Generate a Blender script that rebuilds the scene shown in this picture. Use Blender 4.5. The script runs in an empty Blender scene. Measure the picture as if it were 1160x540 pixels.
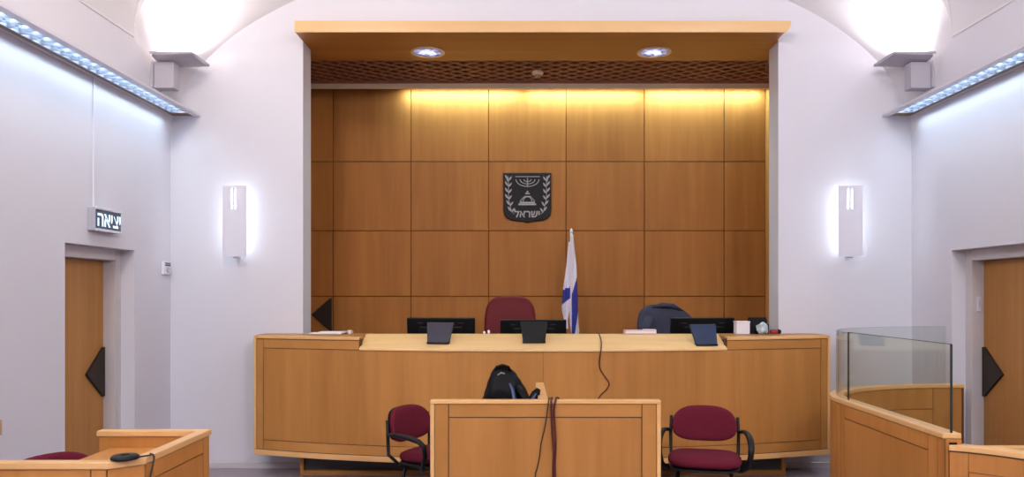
import bpy, bmesh, math, random
from mathutils import Vector, Matrix, noise
random.seed(4)
sc = bpy.context.scene
COL = sc.collection
PI = math.pi
CAMZ, F, VX, VY = 1.62, 880.0, 590.0, 333.0
def at(px, py, Y):
    """a point of the place seen at photo position px,py at distance Y"""
    return Vector(((px-VX)*Y/F, Y, CAMZ-(py-VY)*Y/F))

# ---------------------------------------------------------------- materials
def lin(c):
    return tuple(((v/255)/12.92 if v/255 <= .04045 else ((v/255+.055)/1.055)**2.4) for v in c)+(1,)
def principled(name):
    m = bpy.data.materials.new(name); m.use_nodes = True
    nt = m.node_tree; b = nt.nodes['Principled BSDF']
    return m, nt, b
def plain(name, rgb, rough=.5, metal=0, vary=.06, scale=6, bump=0, spec=.5, sheen=0):
    m, nt, b = principled(name); N = nt.nodes; L = nt.links
    tc = N.new('ShaderNodeTexCoord'); no = N.new('ShaderNodeTexNoise')
    no.inputs['Scale'].default_value = scale; no.inputs['Detail'].default_value = 4
    L.new(tc.outputs['Object'], no.inputs['Vector'])
    mx = N.new('ShaderNodeMix'); mx.data_type = 'RGBA'
    c = lin(rgb)
    mx.inputs[6].default_value = tuple(v*(1-vary) for v in c[:3])+(1,)
    mx.inputs[7].default_value = tuple(min(1, v*(1+vary)) for v in c[:3])+(1,)
    L.new(no.outputs['Fac'], mx.inputs[0]); L.new(mx.outputs[2], b.inputs['Base Color'])
    b.inputs['Roughness'].default_value = rough; b.inputs['Metallic'].default_value = metal
    b.inputs['Specular IOR Level'].default_value = spec
    if sheen: b.inputs['Sheen Weight'].default_value = sheen
    if bump:
        bp = N.new('ShaderNodeBump'); bp.inputs['Strength'].default_value = bump
        n2 = N.new('ShaderNodeTexNoise'); n2.inputs['Scale'].default_value = scale*12
        L.new(tc.outputs['Object'], n2.inputs['Vector']); L.new(n2.outputs['Fac'], bp.inputs['Height'])
        L.new(bp.outputs['Normal'], b.inputs['Normal'])
    return m
def wood(name, dark, light, rough=.38, grain=(14, 14, .8), island=.10, spec=.35):
    m, nt, b = principled(name); N = nt.nodes; L = nt.links
    tc = N.new('ShaderNodeTexCoord'); mp = N.new('ShaderNodeMapping')
    mp.inputs['Scale'].default_value = grain
    L.new(tc.outputs['Object'], mp.inputs['Vector'])
    geo = N.new('ShaderNodeNewGeometry')
    off = N.new('ShaderNodeVectorMath'); off.operation = 'ADD'
    mul = N.new('ShaderNodeMath'); mul.operation = 'MULTIPLY'; mul.inputs[1].default_value = 37
    L.new(geo.outputs['Random Per Island'], mul.inputs[0])
    L.new(mp.outputs['Vector'], off.inputs[0]); L.new(mul.outputs[0], off.inputs[1])
    no = N.new('ShaderNodeTexNoise'); no.inputs['Scale'].default_value = 1.6; no.inputs['Detail'].default_value = 7
    no.inputs['Roughness'].default_value = .6
    L.new(off.outputs[0], no.inputs['Vector'])
    n2 = N.new('ShaderNodeTexNoise'); n2.inputs['Scale'].default_value = .25; n2.inputs['Detail'].default_value = 2
    L.new(off.outputs[0], n2.inputs['Vector'])
    av = N.new('ShaderNodeMath'); av.operation = 'ADD'
    h = N.new('ShaderNodeMath'); h.operation = 'MULTIPLY'; h.inputs[1].default_value = .5
    h2 = N.new('ShaderNodeMath'); h2.operation = 'MULTIPLY'; h2.inputs[1].default_value = .5
    L.new(no.outputs['Fac'], h.inputs[0]); L.new(n2.outputs['Fac'], h2.inputs[0])
    L.new(h.outputs[0], av.inputs[0]); L.new(h2.outputs[0], av.inputs[1])
    mr = N.new('ShaderNodeMapRange'); mr.inputs[1].default_value = .33; mr.inputs[2].default_value = .67
    L.new(av.outputs[0], mr.inputs[0])
    mx = N.new('ShaderNodeMix'); mx.data_type = 'RGBA'
    mx.inputs[6].default_value = lin(dark); mx.inputs[7].default_value = lin(light)
    L.new(mr.outputs[0], mx.inputs[0])
    hs = N.new('ShaderNodeHueSaturation')
    vr = N.new('ShaderNodeMapRange'); vr.inputs[3].default_value = 1-island; vr.inputs[4].default_value = 1+island
    L.new(geo.outputs['Random Per Island'], vr.inputs[0]); L.new(vr.outputs[0], hs.inputs['Value'])
    L.new(mx.outputs[2], hs.inputs['Color']); L.new(hs.outputs['Color'], b.inputs['Base Color'])
    b.inputs['Roughness'].default_value = rough; b.inputs['Specular IOR Level'].default_value = spec
    return m
def emit(name, rgb, strength):
    m, nt, b = principled(name)
    b.inputs['Base Color'].default_value = rgb+(1,)
    b.inputs['Emission Color'].default_value = rgb+(1,); b.inputs['Emission Strength'].default_value = strength
    return m

M = {}
M['wall'] = plain('painted_plaster', (203, 202, 210), .75, vary=.015, scale=1.2, bump=.02, spec=.2)
M['vault'] = plain('vault_plaster', (203, 200, 204), .8, vary=.015, scale=1.0, bump=.02, spec=.2)
M['white'] = plain('white_enamel', (208, 206, 216), .4, vary=.01)
M['grey'] = plain('grey_enamel', (166, 162, 172), .45, vary=.02)
M['frame'] = plain('painted_door_frame', (192, 187, 190), .5, vary=.02)
M['floor'] = plain('grey_stone_floor', (148, 136, 144), .45, vary=.12, scale=4)
M['panel'] = wood('cherry_wall_panelling', (146, 93, 45), (170, 113, 58), .5, (9, 9, .55), .05, .12)
M['bench'] = wood('cherry_bench_veneer', (156, 105, 52), (184, 129, 70), .42, (7, 7, .5), .05, .2)
M['benchframe'] = wood('cherry_bench_frame', (158, 108, 54), (184, 130, 72), .42, (2, 2, 2), .05, .2)
M['ledge'] = wood('top_lit_wood', (214, 174, 116), (232, 196, 140), .34, (1.2, 12, 12), .03)  # up-facing wood made paler: light from above put into the colour
M['door'] = wood('oak_door_veneer', (154, 108, 58), (176, 127, 74), .5, (10, 10, .6), .03, .15)
M['orange'] = wood('warm_beech', (168, 110, 52), (192, 132, 70), .36, (8, 8, .6), .06)
M['cap'] = wood('pale_beech_edge', (204, 156, 100), (222, 176, 120), .36, (3, 3, 3), .03)
M['fascia'] = wood('pale_canopy_edge', (192, 154, 104), (210, 172, 122), .36, (.8, 6, 6), .02)
M['soffit'] = wood('beech_canopy', (158, 104, 44), (180, 122, 58), .4, (.8, 10, 10), .03)
M['groove'] = plain('dark_groove', (88, 52, 28), .6)
M['plum'] = plain('burgundy_fabric', (92, 24, 40), .9, vary=.1, scale=30, bump=.08, spec=.12)
M['red'] = plain('dark_red_leather', (94, 18, 26), .55, vary=.08, scale=10, bump=.02, spec=.2)
M['black'] = plain('black_plastic', (15, 14, 17), .45, vary=.1, spec=.25)
M['screen'] = plain('monitor_plastic', (8, 8, 11), .45, vary=.1, spec=.2)
M['slate'] = plain('slate_grey_plastic', (50, 48, 62), .45, vary=.05, spec=.25)
M['blue_slate'] = plain('blue_grey_plastic', (36, 48, 76), .45, vary=.05, spec=.25)
M['silver'] = plain('silver_relief', (138, 134, 138), .4, metal=.3, vary=.05)
M['emblem'] = plain('dark_bronze', (15, 11, 15), .5, spec=.2, metal=0, vary=.2, scale=12)
M['handle'] = plain('dark_bronze_plate', (46, 36, 32), .5, spec=.25)
M['grille'] = plain('brown_metal_mesh', (172, 116, 92), .45, metal=.1)
M['plenum'] = plain('dark_plenum', (24, 12, 9), .9)
M['brown'] = plain('brown_strip', (112, 86, 70), .5)
M['alu'] = plain('aluminium_trim', (226, 208, 178), .35)
M['louvre'] = plain('satin_louver', (108, 110, 122), .35, vary=.02)
M['plinth'] = plain('plinth_laminate', (66, 60, 62), .6)
M['jacket'] = plain('grey_blue_wool', (62, 64, 80), .95, vary=.12, scale=40, bump=.15, spec=.1)
M['bag'] = plain('black_nylon', (4, 4, 7), .5, vary=.2, scale=14, bump=.2, spec=.14)
M['bagblue'] = plain('blue_grey_nylon', (58, 76, 112), .5, vary=.1)
M['paper'] = plain('white_paper', (222, 218, 224), .7, vary=.02)
M['pinkpaper'] = plain('pinkish_cover', (206, 160, 158), .6)
M['redpl'] = plain('red_plastic', (140, 28, 36), .45)
M['foil'] = plain('silvery_wrap', (168, 182, 188), .35, metal=.2, vary=.2, scale=20)
M['flagwhite'] = plain('white_flag_cloth', (216, 210, 222), .8, vary=.03)
M['flagblue'] = plain('blue_flag_cloth', (44, 50, 140), .8, vary=.05)
M['cable'] = plain('dark_red_cable', (76, 20, 22), .5)
M['cableblack'] = plain('black_cable', (34, 26, 26), .5)
M['signface'] = plain('dark_teal_sign', (38, 66, 92), .25, vary=.2, scale=8)
M['signtext'] = emit('lit_sign_letters', (.72, .88, 1.0), .42)
M['tan'] = plain('tan_plastic', (176, 142, 104), .5)
M['tube_warm'] = emit('warm_tube', (1, .95, .66), 6)
M['tube_cool'] = emit('cool_tube', (.72, .86, 1), 6)
M['tube_sconce'] = emit('sconce_tube', (.86, .95, 1), 6.5)
M['bulb'] = emit('uplight_bulb', (1, .93, .88), 20)
M['refl'] = plain('downlight_reflector', (112, 116, 172), .3, vary=.5, scale=26)
M['lampglass'] = emit('downlight_lamp', (.8, .85, 1), .6)
def lens_mat():
    m, nt, b = principled('faceted_lamp_lens'); N = nt.nodes; L = nt.links
    tc = N.new('ShaderNodeTexCoord'); vo = N.new('ShaderNodeTexVoronoi'); vo.inputs['Scale'].default_value = 26
    L.new(tc.outputs['Object'], vo.inputs['Vector'])
    cr = N.new('ShaderNodeValToRGB'); cr.color_ramp.elements[0].position = .2; cr.color_ramp.elements[1].position = .8
    cr.color_ramp.elements[0].color = (.035, .04, .14, 1); cr.color_ramp.elements[1].color = (.30, .34, .62, 1)
    sp = N.new('ShaderNodeSeparateColor'); L.new(vo.outputs['Color'], sp.inputs[0]); L.new(sp.outputs[0], cr.inputs[0])
    L.new(cr.outputs[0], b.inputs['Emission Color']); b.inputs['Emission Strength'].default_value = .75
    b.inputs['Base Color'].default_value = (.2, .22, .3, 1); b.inputs['Roughness'].default_value = .2
    return m
M['lens'] = lens_mat()
def glass_mat():
    m, nt, b = principled('green_tinted_glass'); N = nt.nodes; L = nt.links
    out = N['Material Output']
    t = N.new('ShaderNodeBsdfTransparent'); t.inputs[0].default_value = (.93, .96, .945, 1)
    g = N.new('ShaderNodeBsdfGlossy'); g.inputs['Roughness'].default_value = .02
    lw = N.new('ShaderNodeLayerWeight'); lw.inputs[0].default_value = .5
    pw = N.new('ShaderNodeMath'); pw.operation = 'POWER'; pw.inputs[1].default_value = 4
    fr = N.new('ShaderNodeMath'); fr.operation = 'MULTIPLY_ADD'; fr.inputs[1].default_value = .7; fr.inputs[2].default_value = .03
    L.new(lw.outputs['Facing'], pw.inputs[0]); L.new(pw.outputs[0], fr.inputs[0])
    mx = N.new('ShaderNodeMixShader')
    L.new(fr.outputs[0], mx.inputs[0]); L.new(t.outputs[0], mx.inputs[1]); L.new(g.outputs[0], mx.inputs[2])
    L.new(mx.outputs[0], out.inputs['Surface']); return m
M['glass'] = glass_mat()
M['glassedge'] = plain('dark_glass_edge', (32, 44, 42), .2)

# ---------------------------------------------------------------- mesh helpers
class MB:
    def __init__(s): s.bm = bmesh.new(); s.mi = 0
    def face(s, vs):
        try:
            f = s.bm.faces.new(vs); f.material_index = s.mi; return f
        except ValueError: return None
    def v(s, p): return s.bm.verts.new(p)
    def box(s, x0, x1, y0, y1, z0, z1, m=None):
        P = [(x, y, z) for z in (z0, z1) for y in (y0, y1) for x in (x0, x1)]
        if m: P = [m @ Vector(p) for p in P]
        v = [s.v(p) for p in P]
        for q in ((0,2,3,1),(4,5,7,6),(0,1,5,4),(2,6,7,3),(0,4,6,2),(1,3,7,5)): s.face([v[i] for i in q])
        return s
    def hexa(s, low, up):
        a = [s.v(p) for p in low]; b = [s.v(p) for p in up]; n = len(a)
        s.face(a[::-1]); s.face(b)
        for i in range(n): s.face([a[i], a[(i+1) % n], b[(i+1) % n], b[i]])
        return s
    def rings(s, rs, closed=True, cap=True, loop=False):
        R = [[s.v(p) for p in r] for r in rs]; n = len(R[0])
        rng = range(len(R) if loop else len(R)-1)
        for k in rng:
            A, B = R[k], R[(k+1) % len(R)]
            for i in range(n if closed else n-1):
                j = (i+1) % n; s.face([A[i], A[j], B[j], B[i]])
        if cap and closed and not loop: s.face(R[0][::-1]); s.face(R[-1])
        return s
    def tube(s, pts, r, n=8, flat=1.0):
        pts = [Vector(p) for p in pts]; rs = []
        up = Vector((0, 0, 1))
        for i, p in enumerate(pts):
            t = (pts[min(i+1, len(pts)-1)]-pts[max(i-1, 0)]).normalized()
            if abs(t.dot(up)) > .95: up = Vector((0, 1, 0)) if abs(t.y) < .9 else Vector((1, 0, 0))
            a = t.cross(up).normalized(); b = a.cross(t).normalized(); up = b
            rr = r[i] if isinstance(r, (list, tuple)) else r
            rs.append([p+a*math.cos(2*PI*k/n)*rr+b*math.sin(2*PI*k/n)*rr*flat for k in range(n)])
        return s.rings(rs)
    def lathe(s, prof, c=(0, 0, 0), n=24, axis='Z', loop=False):
        rs = []
        for r, h in prof:
            ring = []
            for k in range(n):
                a = 2*PI*k/n; p = (r*math.cos(a), r*math.sin(a), h)
                if axis == 'Y': p = (p[0], p[2], p[1])
                if axis == 'X': p = (p[2], p[0], p[1])
                ring.append(Vector(p)+Vector(c))
            rs.append(ring)
        return s.rings(rs, loop=loop)
    def cushion(s, w, h, t, e=4, n=32, f=None):
        """padded slab: superellipse outline w x h (local x,y), thickness t (local z), mapped by f"""
        out = []
        for k in range(n):
            a = 2*PI*k/n; c, d = math.cos(a), math.sin(a)
            out.append((w/2*math.copysign(abs(c)**(2/e), c), h/2*math.copysign(abs(d)**(2/e), d)))
        rs = []
        for q, z in ((.04,.5),(.35,.5),(.65,.49),(.85,.44),(.95,.32),(.99,.16),(1,0),(.99,-.16),(.95,-.32),(.85,-.44),(.65,-.49),(.35,-.5),(.04,-.5)):
            rs.append([Vector((x*q, y*q, z*t)) for x, y in out])
        if f: rs = [[f(p) for p in r] for r in rs]
        return s.rings(rs)
    def slab(s, path, u0, u1, z0, z1, d0, d1, n=1, z1b=None):
        rs = []
        for i in range(n+1):
            u = u0+(u1-u0)*i/n; p, nr = path(u)
            zt = z1
            rs.append([p+nr*d0+Vector((0,0,z0)), p+nr*d1+Vector((0,0,z0)), p+nr*d1+Vector((0,0,zt)), p+nr*d0+Vector((0,0,zt))])
        return s.rings(rs)
    def build(s, name, mat, parent=None, bevel=0, smooth=False, loc=None, seg=2):
        bmesh.ops.recalc_face_normals(s.bm, faces=s.bm.faces)
        off = Vector((0, 0, 0))
        if parent is not None and parent.get('worldbuilt'): off = Vector(parent['base'])
        if loc is not None: off = Vector(loc)
        if off.length: bmesh.ops.translate(s.bm, verts=s.bm.verts, vec=-off)
        me = bpy.data.meshes.new(name); s.bm.to_mesh(me); s.bm.free()
        mats = mat if isinstance(mat, (list, tuple)) else [mat]
        for m in mats: me.materials.append(m)
        if smooth:
            for p in me.polygons: p.use_smooth = True
        o = bpy.data.objects.new(name, me); COL.objects.link(o)
        if parent is not None:
            o.parent = parent
            if parent.type == 'MESH' and parent.get('base') is not None: pass
        if loc is not None: o.location = loc
        if bevel:
            b = o.modifiers.new('edge', 'BEVEL'); b.width = bevel; b.segments = seg; b.limit_method = 'ANGLE'; b.angle_limit = math.radians(40)
        return o
def tag(o, label=None, cat=None, group=None, kind=None):
    if label: o['label'] = label
    if cat: o['category'] = cat
    if group: o['group'] = group
    if kind: o['kind'] = kind
    return o
def thing(name, loc, label, cat, group=None, rz=0, world=True):
    o = bpy.data.objects.new(name, None); COL.objects.link(o); o.location = loc; o.rotation_euler = (0, 0, rz)
    o.empty_display_size = .1
    if world: o['worldbuilt'] = 1; o['base'] = tuple(loc)
    return tag(o, label, cat, group)
def struct(name, mb, mat, **k): return tag(mb.build(name, mat, **k), kind='structure')
def sub(mb, name, mat, part, **k):
    """a sub-part of a part that was built with world coordinates under a thing"""
    base = part.parent['base'] if part.parent is not None and part.parent.get('base') is not None else (0, 0, 0)
    if Vector(base).length: bmesh.ops.translate(mb.bm, verts=mb.bm.verts, vec=-Vector(base))
    return mb.build(name, mat, part, **k)
def dup(root, loc, rz, label=None, group=None):
    r = root.copy(); COL.objects.link(r); r.location = loc; r.rotation_euler = (0, 0, rz)
    if label: r['label'] = label
    if group: r['group'] = group
    for ch in [c for c in bpy.data.objects if c.parent == root]:
        c = ch.copy(); COL.objects.link(c); c.parent = r
        for g in [x for x in bpy.data.objects if x.parent == ch]:
            d = g.copy(); COL.objects.link(d); d.parent = c
    return r
def polyline(pts):
    P = [Vector((p[0], p[1], 0)) for p in pts]; S = [0]
    for a, b in zip(P, P[1:]): S.append(S[-1]+(b-a).length)
    def point(u):
        u = max(0, min(S[-1], u))
        for i in range(len(P)-1):
            if u <= S[i+1] or i == len(P)-2:
                return P[i].lerp(P[i+1], (u-S[i])/(S[i+1]-S[i]))
    def f(u):
        e = .01; t = (point(u+e)-point(u-e)).normalized()
        return point(u), Vector((t.y, -t.x, 0))
    f.length = S[-1]; return f
def text_mesh(body, size, depth):
    c = bpy.data.curves.new('t', 'FONT'); c.body = body; c.size = size; c.extrude = depth
    c.align_x = 'CENTER'; c.align_y = 'CENTER'; c.offset = size*.02
    o = bpy.data.objects.new('t', c); COL.objects.link(o)
    dg = bpy.context.evaluated_depsgraph_get()
    me = bpy.data.meshes.new_from_object(o.evaluated_get(dg))
    bpy.data.objects.remove(o); bpy.data.curves.remove(c)
    return me
def cut_panel(path, u0, u1, z0, z1, d, rects, n, gap=.007, t=.006):
    """pieces of veneer t thick lying on a face at depth d with narrow gaps between them"""
    mb = MB()
    for (a, b, c, e) in rects: mb.slab(path, a+gap/2, b-gap/2, c+gap/2, e-gap/2, d, d+t, max(1, int(n*(b-a)/(u1-u0))+1))
    return mb

# ---------------------------------------------------------------- room
XL, XR, YF, YB = -3.266, 3.645, 7.24, -4.5
XC, A = (XL+XR)/2, (XR-XL)/2
ZC = 3.79                                            # spring line of the vault
mb = MB(); mb.box(XL-.4, XR+.4, YB-.3, 9.3, -.1, 0); struct('floor', mb, M['floor'])
OX0, OX1, OZ = -2.03, 2.40, 4.072                    # opening of the judges' recess
mb = MB()
mb.box(XL-.3, OX0, YF, 7.51, 0, 5.9); mb.box(OX1, XR+.3, YF, 7.51, 0, 5.9); mb.box(OX0, OX1, YF, 7.51, OZ, 5.9)
struct('wall_front', mb, M['wall'])
DY0, DY1, DZ = 5.565, 6.572, 1.99
for side, X, s in (('left', XL, -1), ('right', XR, 1)):
    mb = MB(); x0, x1 = sorted((X, X+s*.3))
    mb.box(x0, x1, YB, DY0, 0, ZC); mb.box(x0, x1, DY1, YF, 0, ZC); mb.box(x0, x1, DY0, DY1, DZ, ZC)
    struct('wall_'+side, mb, M['wall'])
mb = MB(); mb.box(XL-.3, XR+.3, YB-.2, YB, 0, 5.9); struct('wall_back', mb, M['wall'])
# vault: main barrel, end bay flaring down to the front wall, and the step between them
mb = MB(); nth = 72
def prof(y, s, b, a=A): return [Vector((XC+a*math.cos(PI*k/nth), y, s+b*math.sin(PI*k/nth))) for k in range(nth+1)]
mb.rings([prof(YB, ZC, 2.0), prof(0, ZC, 2.0), prof(4, ZC, 2.0), prof(6.56, ZC, 2.0)], closed=False)
mb.rings([prof(6.56, ZC, 2.0), prof(6.56, ZC, 1.4)], closed=False)
struct('ceiling', mb, M['vault'], smooth=False)
ceil = bpy.data.objects['ceiling']
for p in ceil.data.polygons: p.use_smooth = True
ceil.data.set_sharp_from_angle(angle=math.radians(35)) if hasattr(ceil.data, 'set_sharp_from_angle') else None
mb = MB(); rs = []
for i in range(13):
    t = i/12; rs.append(prof(6.56+(YF+.01-6.56)*t, ZC+(3.044-ZC)*t, 1.4+(1.745-1.4)*t))
mb.rings(rs, closed=False); struct('ceiling_bay', mb, M['vault'], smooth=True)
for k, X, s in ((1, XL, 1), (2, XR, -1)):
    mb = MB(); x0, x1 = sorted((X, X+s*.007)); mb.box(x0, x1, YB, 6.555, ZC-.006, ZC+.016)
    struct('trim_%d' % k, mb, M['vault'], bevel=.003)
for nm, a, b in (('baseboard_left', XL+.0, OX0), ('baseboard_right', OX1, XR)):
    mb = MB(); mb.box(a, b, YF-.012, YF, 0, .055); struct(nm, mb, M['frame'], bevel=.003)
# recess behind the bench
AX0, AX1, AY = -2.45, 2.83, 9.0
mb = MB(); mb.box(AX0-.2, AX0, 7.51, 9.2, 0, 4.6); struct('wall_recess_left', mb, M['bench'])
mb = MB(); mb.box(AX1, AX1+.2, 7.51, 9.2, 0, 4.6); struct('wall_recess_right', mb, M['bench'])
mb = MB(); mb.box(AX0, AX1, AY, 9.2, 0, 4.6); struct('wall_recess_back', mb, M['groove'])
mb = MB(); mb.box(AX0, AX1, 7.51, 9.2, 4.5, 4.6); struct('ceiling_recess', mb, M['plenum'])
mb = MB(); mb.box(AX0, AX1, 7.26, AY, 0, .30); struct('floor_platform', mb, M['floor'])
def wx(px): return (px-VX)*AY/F
def wz(py): return CAMZ-(py-VY)*AY/F
xs = [wx(378), wx(466), wx(553.7), wx(641.2), wx(729.6), wx(819.6), AX1]
zs = [.30, wz(411), wz(335.6), wz(261.4), wz(183.4), 4.45]
mb = MB(); g = .0045
for i in range(len(xs)-1):
    for j in range(len(zs)-1):
        mb.box(xs[i]+g, xs[i+1]-g, AY-.022, AY-.001, zs[j]+g, zs[j+1]-g)
for j in range(3, 5): mb.box(AX0+.002, xs[0]-g, AY-.022, AY-.001, zs[j]+g, zs[j+1]-g)
struct('trim_panelling', mb, M['panel'], bevel=.002)
# door in the panelling, far left
mb = MB(); mb.box(AX0+.004, xs[0]-.008, AY-.024, AY-.002, .305, zs[2]-g); mb.box(AX0+.004, xs[0]-.008, AY-.024, AY-.002, zs[2]+g, zs[3]-g)
d3 = struct('door_3', mb, M['panel'], bevel=.002)
def tri_plate(mb, pts, nrm, t):
    mb.hexa(pts, [Vector(p)+Vector(nrm)*t for p in pts])
mb = MB(); xe = xs[0]-.014; zc = wz(356)
tri_plate(mb, [(xe, AY-.024, zc+.195), (xe, AY-.024, zc-.195), (xe-.03, AY-.024, zc-.18), (xe-.235, AY-.024, zc), (xe-.03, AY-.024, zc+.18)], (0, -1, 0), .02)
mb.build('door_handle', M['handle'], d3, bevel=.003)
# side doors in their deep reveals
for n, X, s, nm in ((1, XL, -1, 'left'), (2, XR, 1, 'right')):
    lf = X+s*.217
    mb = MB(); x0, x1 = sorted((lf, lf+s*.05)); mb.box(x0, x1, DY0+.10, DY1-.092, .004, DZ-.095)
    d = struct('door_%d' % n, mb, M['door'], bevel=.002)
    mb = MB(); x0, x1 = sorted((X+s*.116, X+s*.298)); zt = DZ
    mb.box(x0, x1, DY1-.09, DY1-.001, 0, zt-.001); mb.box(x0, x1, DY0+.001, DY0+.09, 0, zt-.001); mb.box(x0, x1, DY0+.09, DY1-.09, zt-.09, zt-.001)
    mb.build('door_frame', M['frame'], d, bevel=.004)
    mb = MB(); ye = DY1-.098; zc = .976; w = -s
    tri_plate(mb, [(lf, ye, zc+.205), (lf, ye, zc-.205), (lf, ye-.025, zc-.205), (lf, ye-.27, zc), (lf, ye-.025, zc+.205)], (-s, 0, 0), .02)
    mb.build('door_handle', M['handle'], d, bevel=.003)
    if n == 2:
        mb = MB(); mb.box(3.80, 3.838, DY1-.102, DY1-.09, 1.475, 1.60)
        t = tag(mb.build('light_switch', M['white'], bevel=.004), 'slim white switch plate on the right door jamb', 'switch')
        mb = MB(); mb.box(3.811, 3.827, DY1-.108, DY1-.102, 1.51, 1.565); mb.build('rocker', M['frame'], t, bevel=.002)

# ---------------------------------------------------------------- canopy, grille, lights of the recess
mb = MB(); mb.box(OX0+.002, OX1-.002, YF-.003, 7.516, 3.975, 4.069); mb.box(AX0+.01, AX1-.01, 7.515, 7.84, 3.975, 4.069)
def canopy_end(e):
    xr, rr = OX1+.022+e, .075; p = [(OX0-e*.0, 4.069+e), (OX0, 3.975-e)]
    p += [(xr-rr+rr*math.sin(PI/2*k/8), 3.975-e+rr-rr*math.cos(PI/2*k/8)) for k in range(9)]
    return p+[(xr, 4.069+e)]
q = canopy_end(0); mb.hexa([(x, 6.99, z) for x, z in q], [(x, YF-.003, z) for x, z in q])
can = thing('canopy', (XC, 7.4, 3.975), 'pale wooden canopy board spanning the top of the judges recess', 'canopy')
mb.build('soffit', M['soffit'], can)
q = canopy_end(.004); mb = MB(); mb.hexa([(x, 6.975, z) for x, z in q], [(x, 6.99, z) for x, z in q]); mb.build('fascia', M['fascia'], can)
# expanded metal grille
mb = MB(); gx0, gx1, gy0, gy1 = AX0+.01, AX1-.01, 7.845, 8.70
px_, py_ = .19, .155; zt, hh, th = 3.985, .012, .0065
def clipped_bar(mb, x0, y0, dx, dy):
    # long diagonal across the field
    t0, t1 = 0.0, 1.0
    X1, Y1 = x0+dx, y0+dy
    def cl(p, d, lo, hi, t0, t1):
        if abs(d) < 1e-9: return (t0, t1) if lo <= p <= hi else (1, 0)
        a, b = (lo-p)/d, (hi-p)/d
        if a > b: a, b = b, a
        return max(t0, a), min(t1, b)
    t0, t1 = cl(x0, dx, gx0, gx1, t0, t1); t0, t1 = cl(y0, dy, gy0, gy1, t0, t1)
    if t1-t0 < .01: return
    a = Vector((x0+dx*t0, y0+dy*t0, 0)); b = Vector((x0+dx*t1, y0+dy*t1, 0))
    n = Vector((-(b-a).y, (b-a).x, 0)).normalized()*th
    mb.hexa([a-n+Vector((0,0,zt)), b-n+Vector((0,0,zt)), b+n+Vector((0,0,zt)), a+n+Vector((0,0,zt))],
            [a-n+Vector((0,0,zt+hh)), b-n+Vector((0,0,zt+hh)), b+n+Vector((0,0,zt+hh)), a+n+Vector((0,0,zt+hh))])
H = gy1-gy0; run = H*px_/py_
x = gx0-run
while x < gx1+run:
    clipped_bar(mb, x, gy0, run, H); clipped_bar(mb, x, gy1, run, -H); x += px_
gr = thing('ceiling_grille', (XC, 8.3, 3.985), 'brown diamond mesh ceiling grille behind the wooden canopy', 'grille')
mb.build('mesh', M['grille'], gr)
mb = MB(); mb.box(gx0, gx1, gy0-.004, gy0+.008, 3.978, 4.02); mb.box(gx0, gx1, gy1-.008, gy1+.004, 3.978, 4.02); mb.build('frame', M['grille'], gr)
p = at(609, 86, 8.25)
det = thing('smoke_detector', (p.x, p.y, 3.985), 'small beige detector hanging under the brown ceiling grille', 'detector')
mb = MB(); mb.lathe([(.05, 3.99), (.062, 3.975), (.06, 3.955), (.045, 3.945)], (p.x, p.y, 0), 8); mb.build('base', M['alu'], det, bevel=.003)
mb = MB(); mb.lathe([(.035, 3.946), (.03, 3.925), (.012, 3.918)], (p.x, p.y, 0), 12); mb.build('sensor', M['tan'], det)
for i, (cx, lab) in enumerate(((-.906, 'round recessed downlight in the canopy, left of the emblem'), (1.297, 'round recessed downlight in the canopy, right of the emblem'))):
    dl = thing('downlight', (cx, 7.56, 3.975), lab, 'downlight', 'downlights in the canopy')
    mb = MB(); mb.lathe([(.135, 3.9745), (.166, 3.9745), (.166, 3.966), (.14, 3.964), (.135, 3.968)], (cx, 7.56, 0), 36, loop=True)
    mb.build('trim_ring', M['alu'], dl, smooth=False)
    mb = MB(); mb.lathe([(.137, 3.9735), (.136, 3.970), (.1, 3.9725), (.02, 3.9738)], (cx, 7.56, 0), 36); mb.build('lens', M['lens'], dl, smooth=True)
    for k, (sx, sy, a_, w_) in enumerate(((-.045, -.01, .5, .03), (.035, .015, -.3, .036), (.0, -.03, .1, .02))):
        mb = MB(); mt = Matrix.Translation((cx+sx, 7.56+sy, 3.966)) @ Matrix.Rotation(a_, 4, 'Z'); mb.box(-w_, w_, -.045, .045, -.005, .004, mt); mb.build('lamp', M['lampglass'], dl, bevel=.004)
# light batten along the back wall
for i in range(3):
    x0 = -1.37+1.395*i; x1 = x0+1.385
    lab = ['warm lit tube fitting at the left end of the panel top', 'warm lit tube fitting in the middle above the emblem', 'warm lit tube fitting at the right end of the panel top'][i]
    b = thing('tube_wall_lamp', ((x0+x1)/2, 8.86, 4.0), lab, 'tube light', 'tube fittings along the recess back wall')
    mb = MB(); mb.box(x0, x1, 8.80, 8.93, 3.998, 4.03); mb.build('body', M['alu'], b, bevel=.003)
    mb = MB(); mb.tube([(x0+.03, 8.88, 3.980), (x1-.03, 8.88, 3.980)], .014, 12); mb.build('tube', M['tube_warm'], b, smooth=True)
    for xx in (x0+.012, x1-.03):
        mb = MB(); mb.box(xx, xx+.018, 8.865, 8.895, 3.965, 3.998); mb.build('lamp_holder', M['white'], b)
        mb = MB(); mb.box(xx, xx+.03, 8.93, 8.977, 4.0, 4.028); mb.build('wall_bracket', M['alu'], b)
    ld = bpy.data.lights.new('tube_light', 'AREA'); ld.shape = 'RECTANGLE'; ld.size = 1.3; ld.size_y = .03; ld.energy = 12; ld.color = (.62, .98, 1.0)
    lo = bpy.data.objects.new('tube_light', ld); COL.objects.link(lo); lo.location = ((x0+x1)/2, 8.88, 3.962); lo.rotation_euler = (math.radians(12), 0, 0); lo.parent = None
mb = MB(); mb.box(AX0+.01, AX1-.01, 8.715, 8.74, 3.925, 3.984)
tag(mb.build('valance_strip', M['alu'], bevel=.003), 'long pale metal strip hiding the tubes above the panelling', 'valance')

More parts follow.
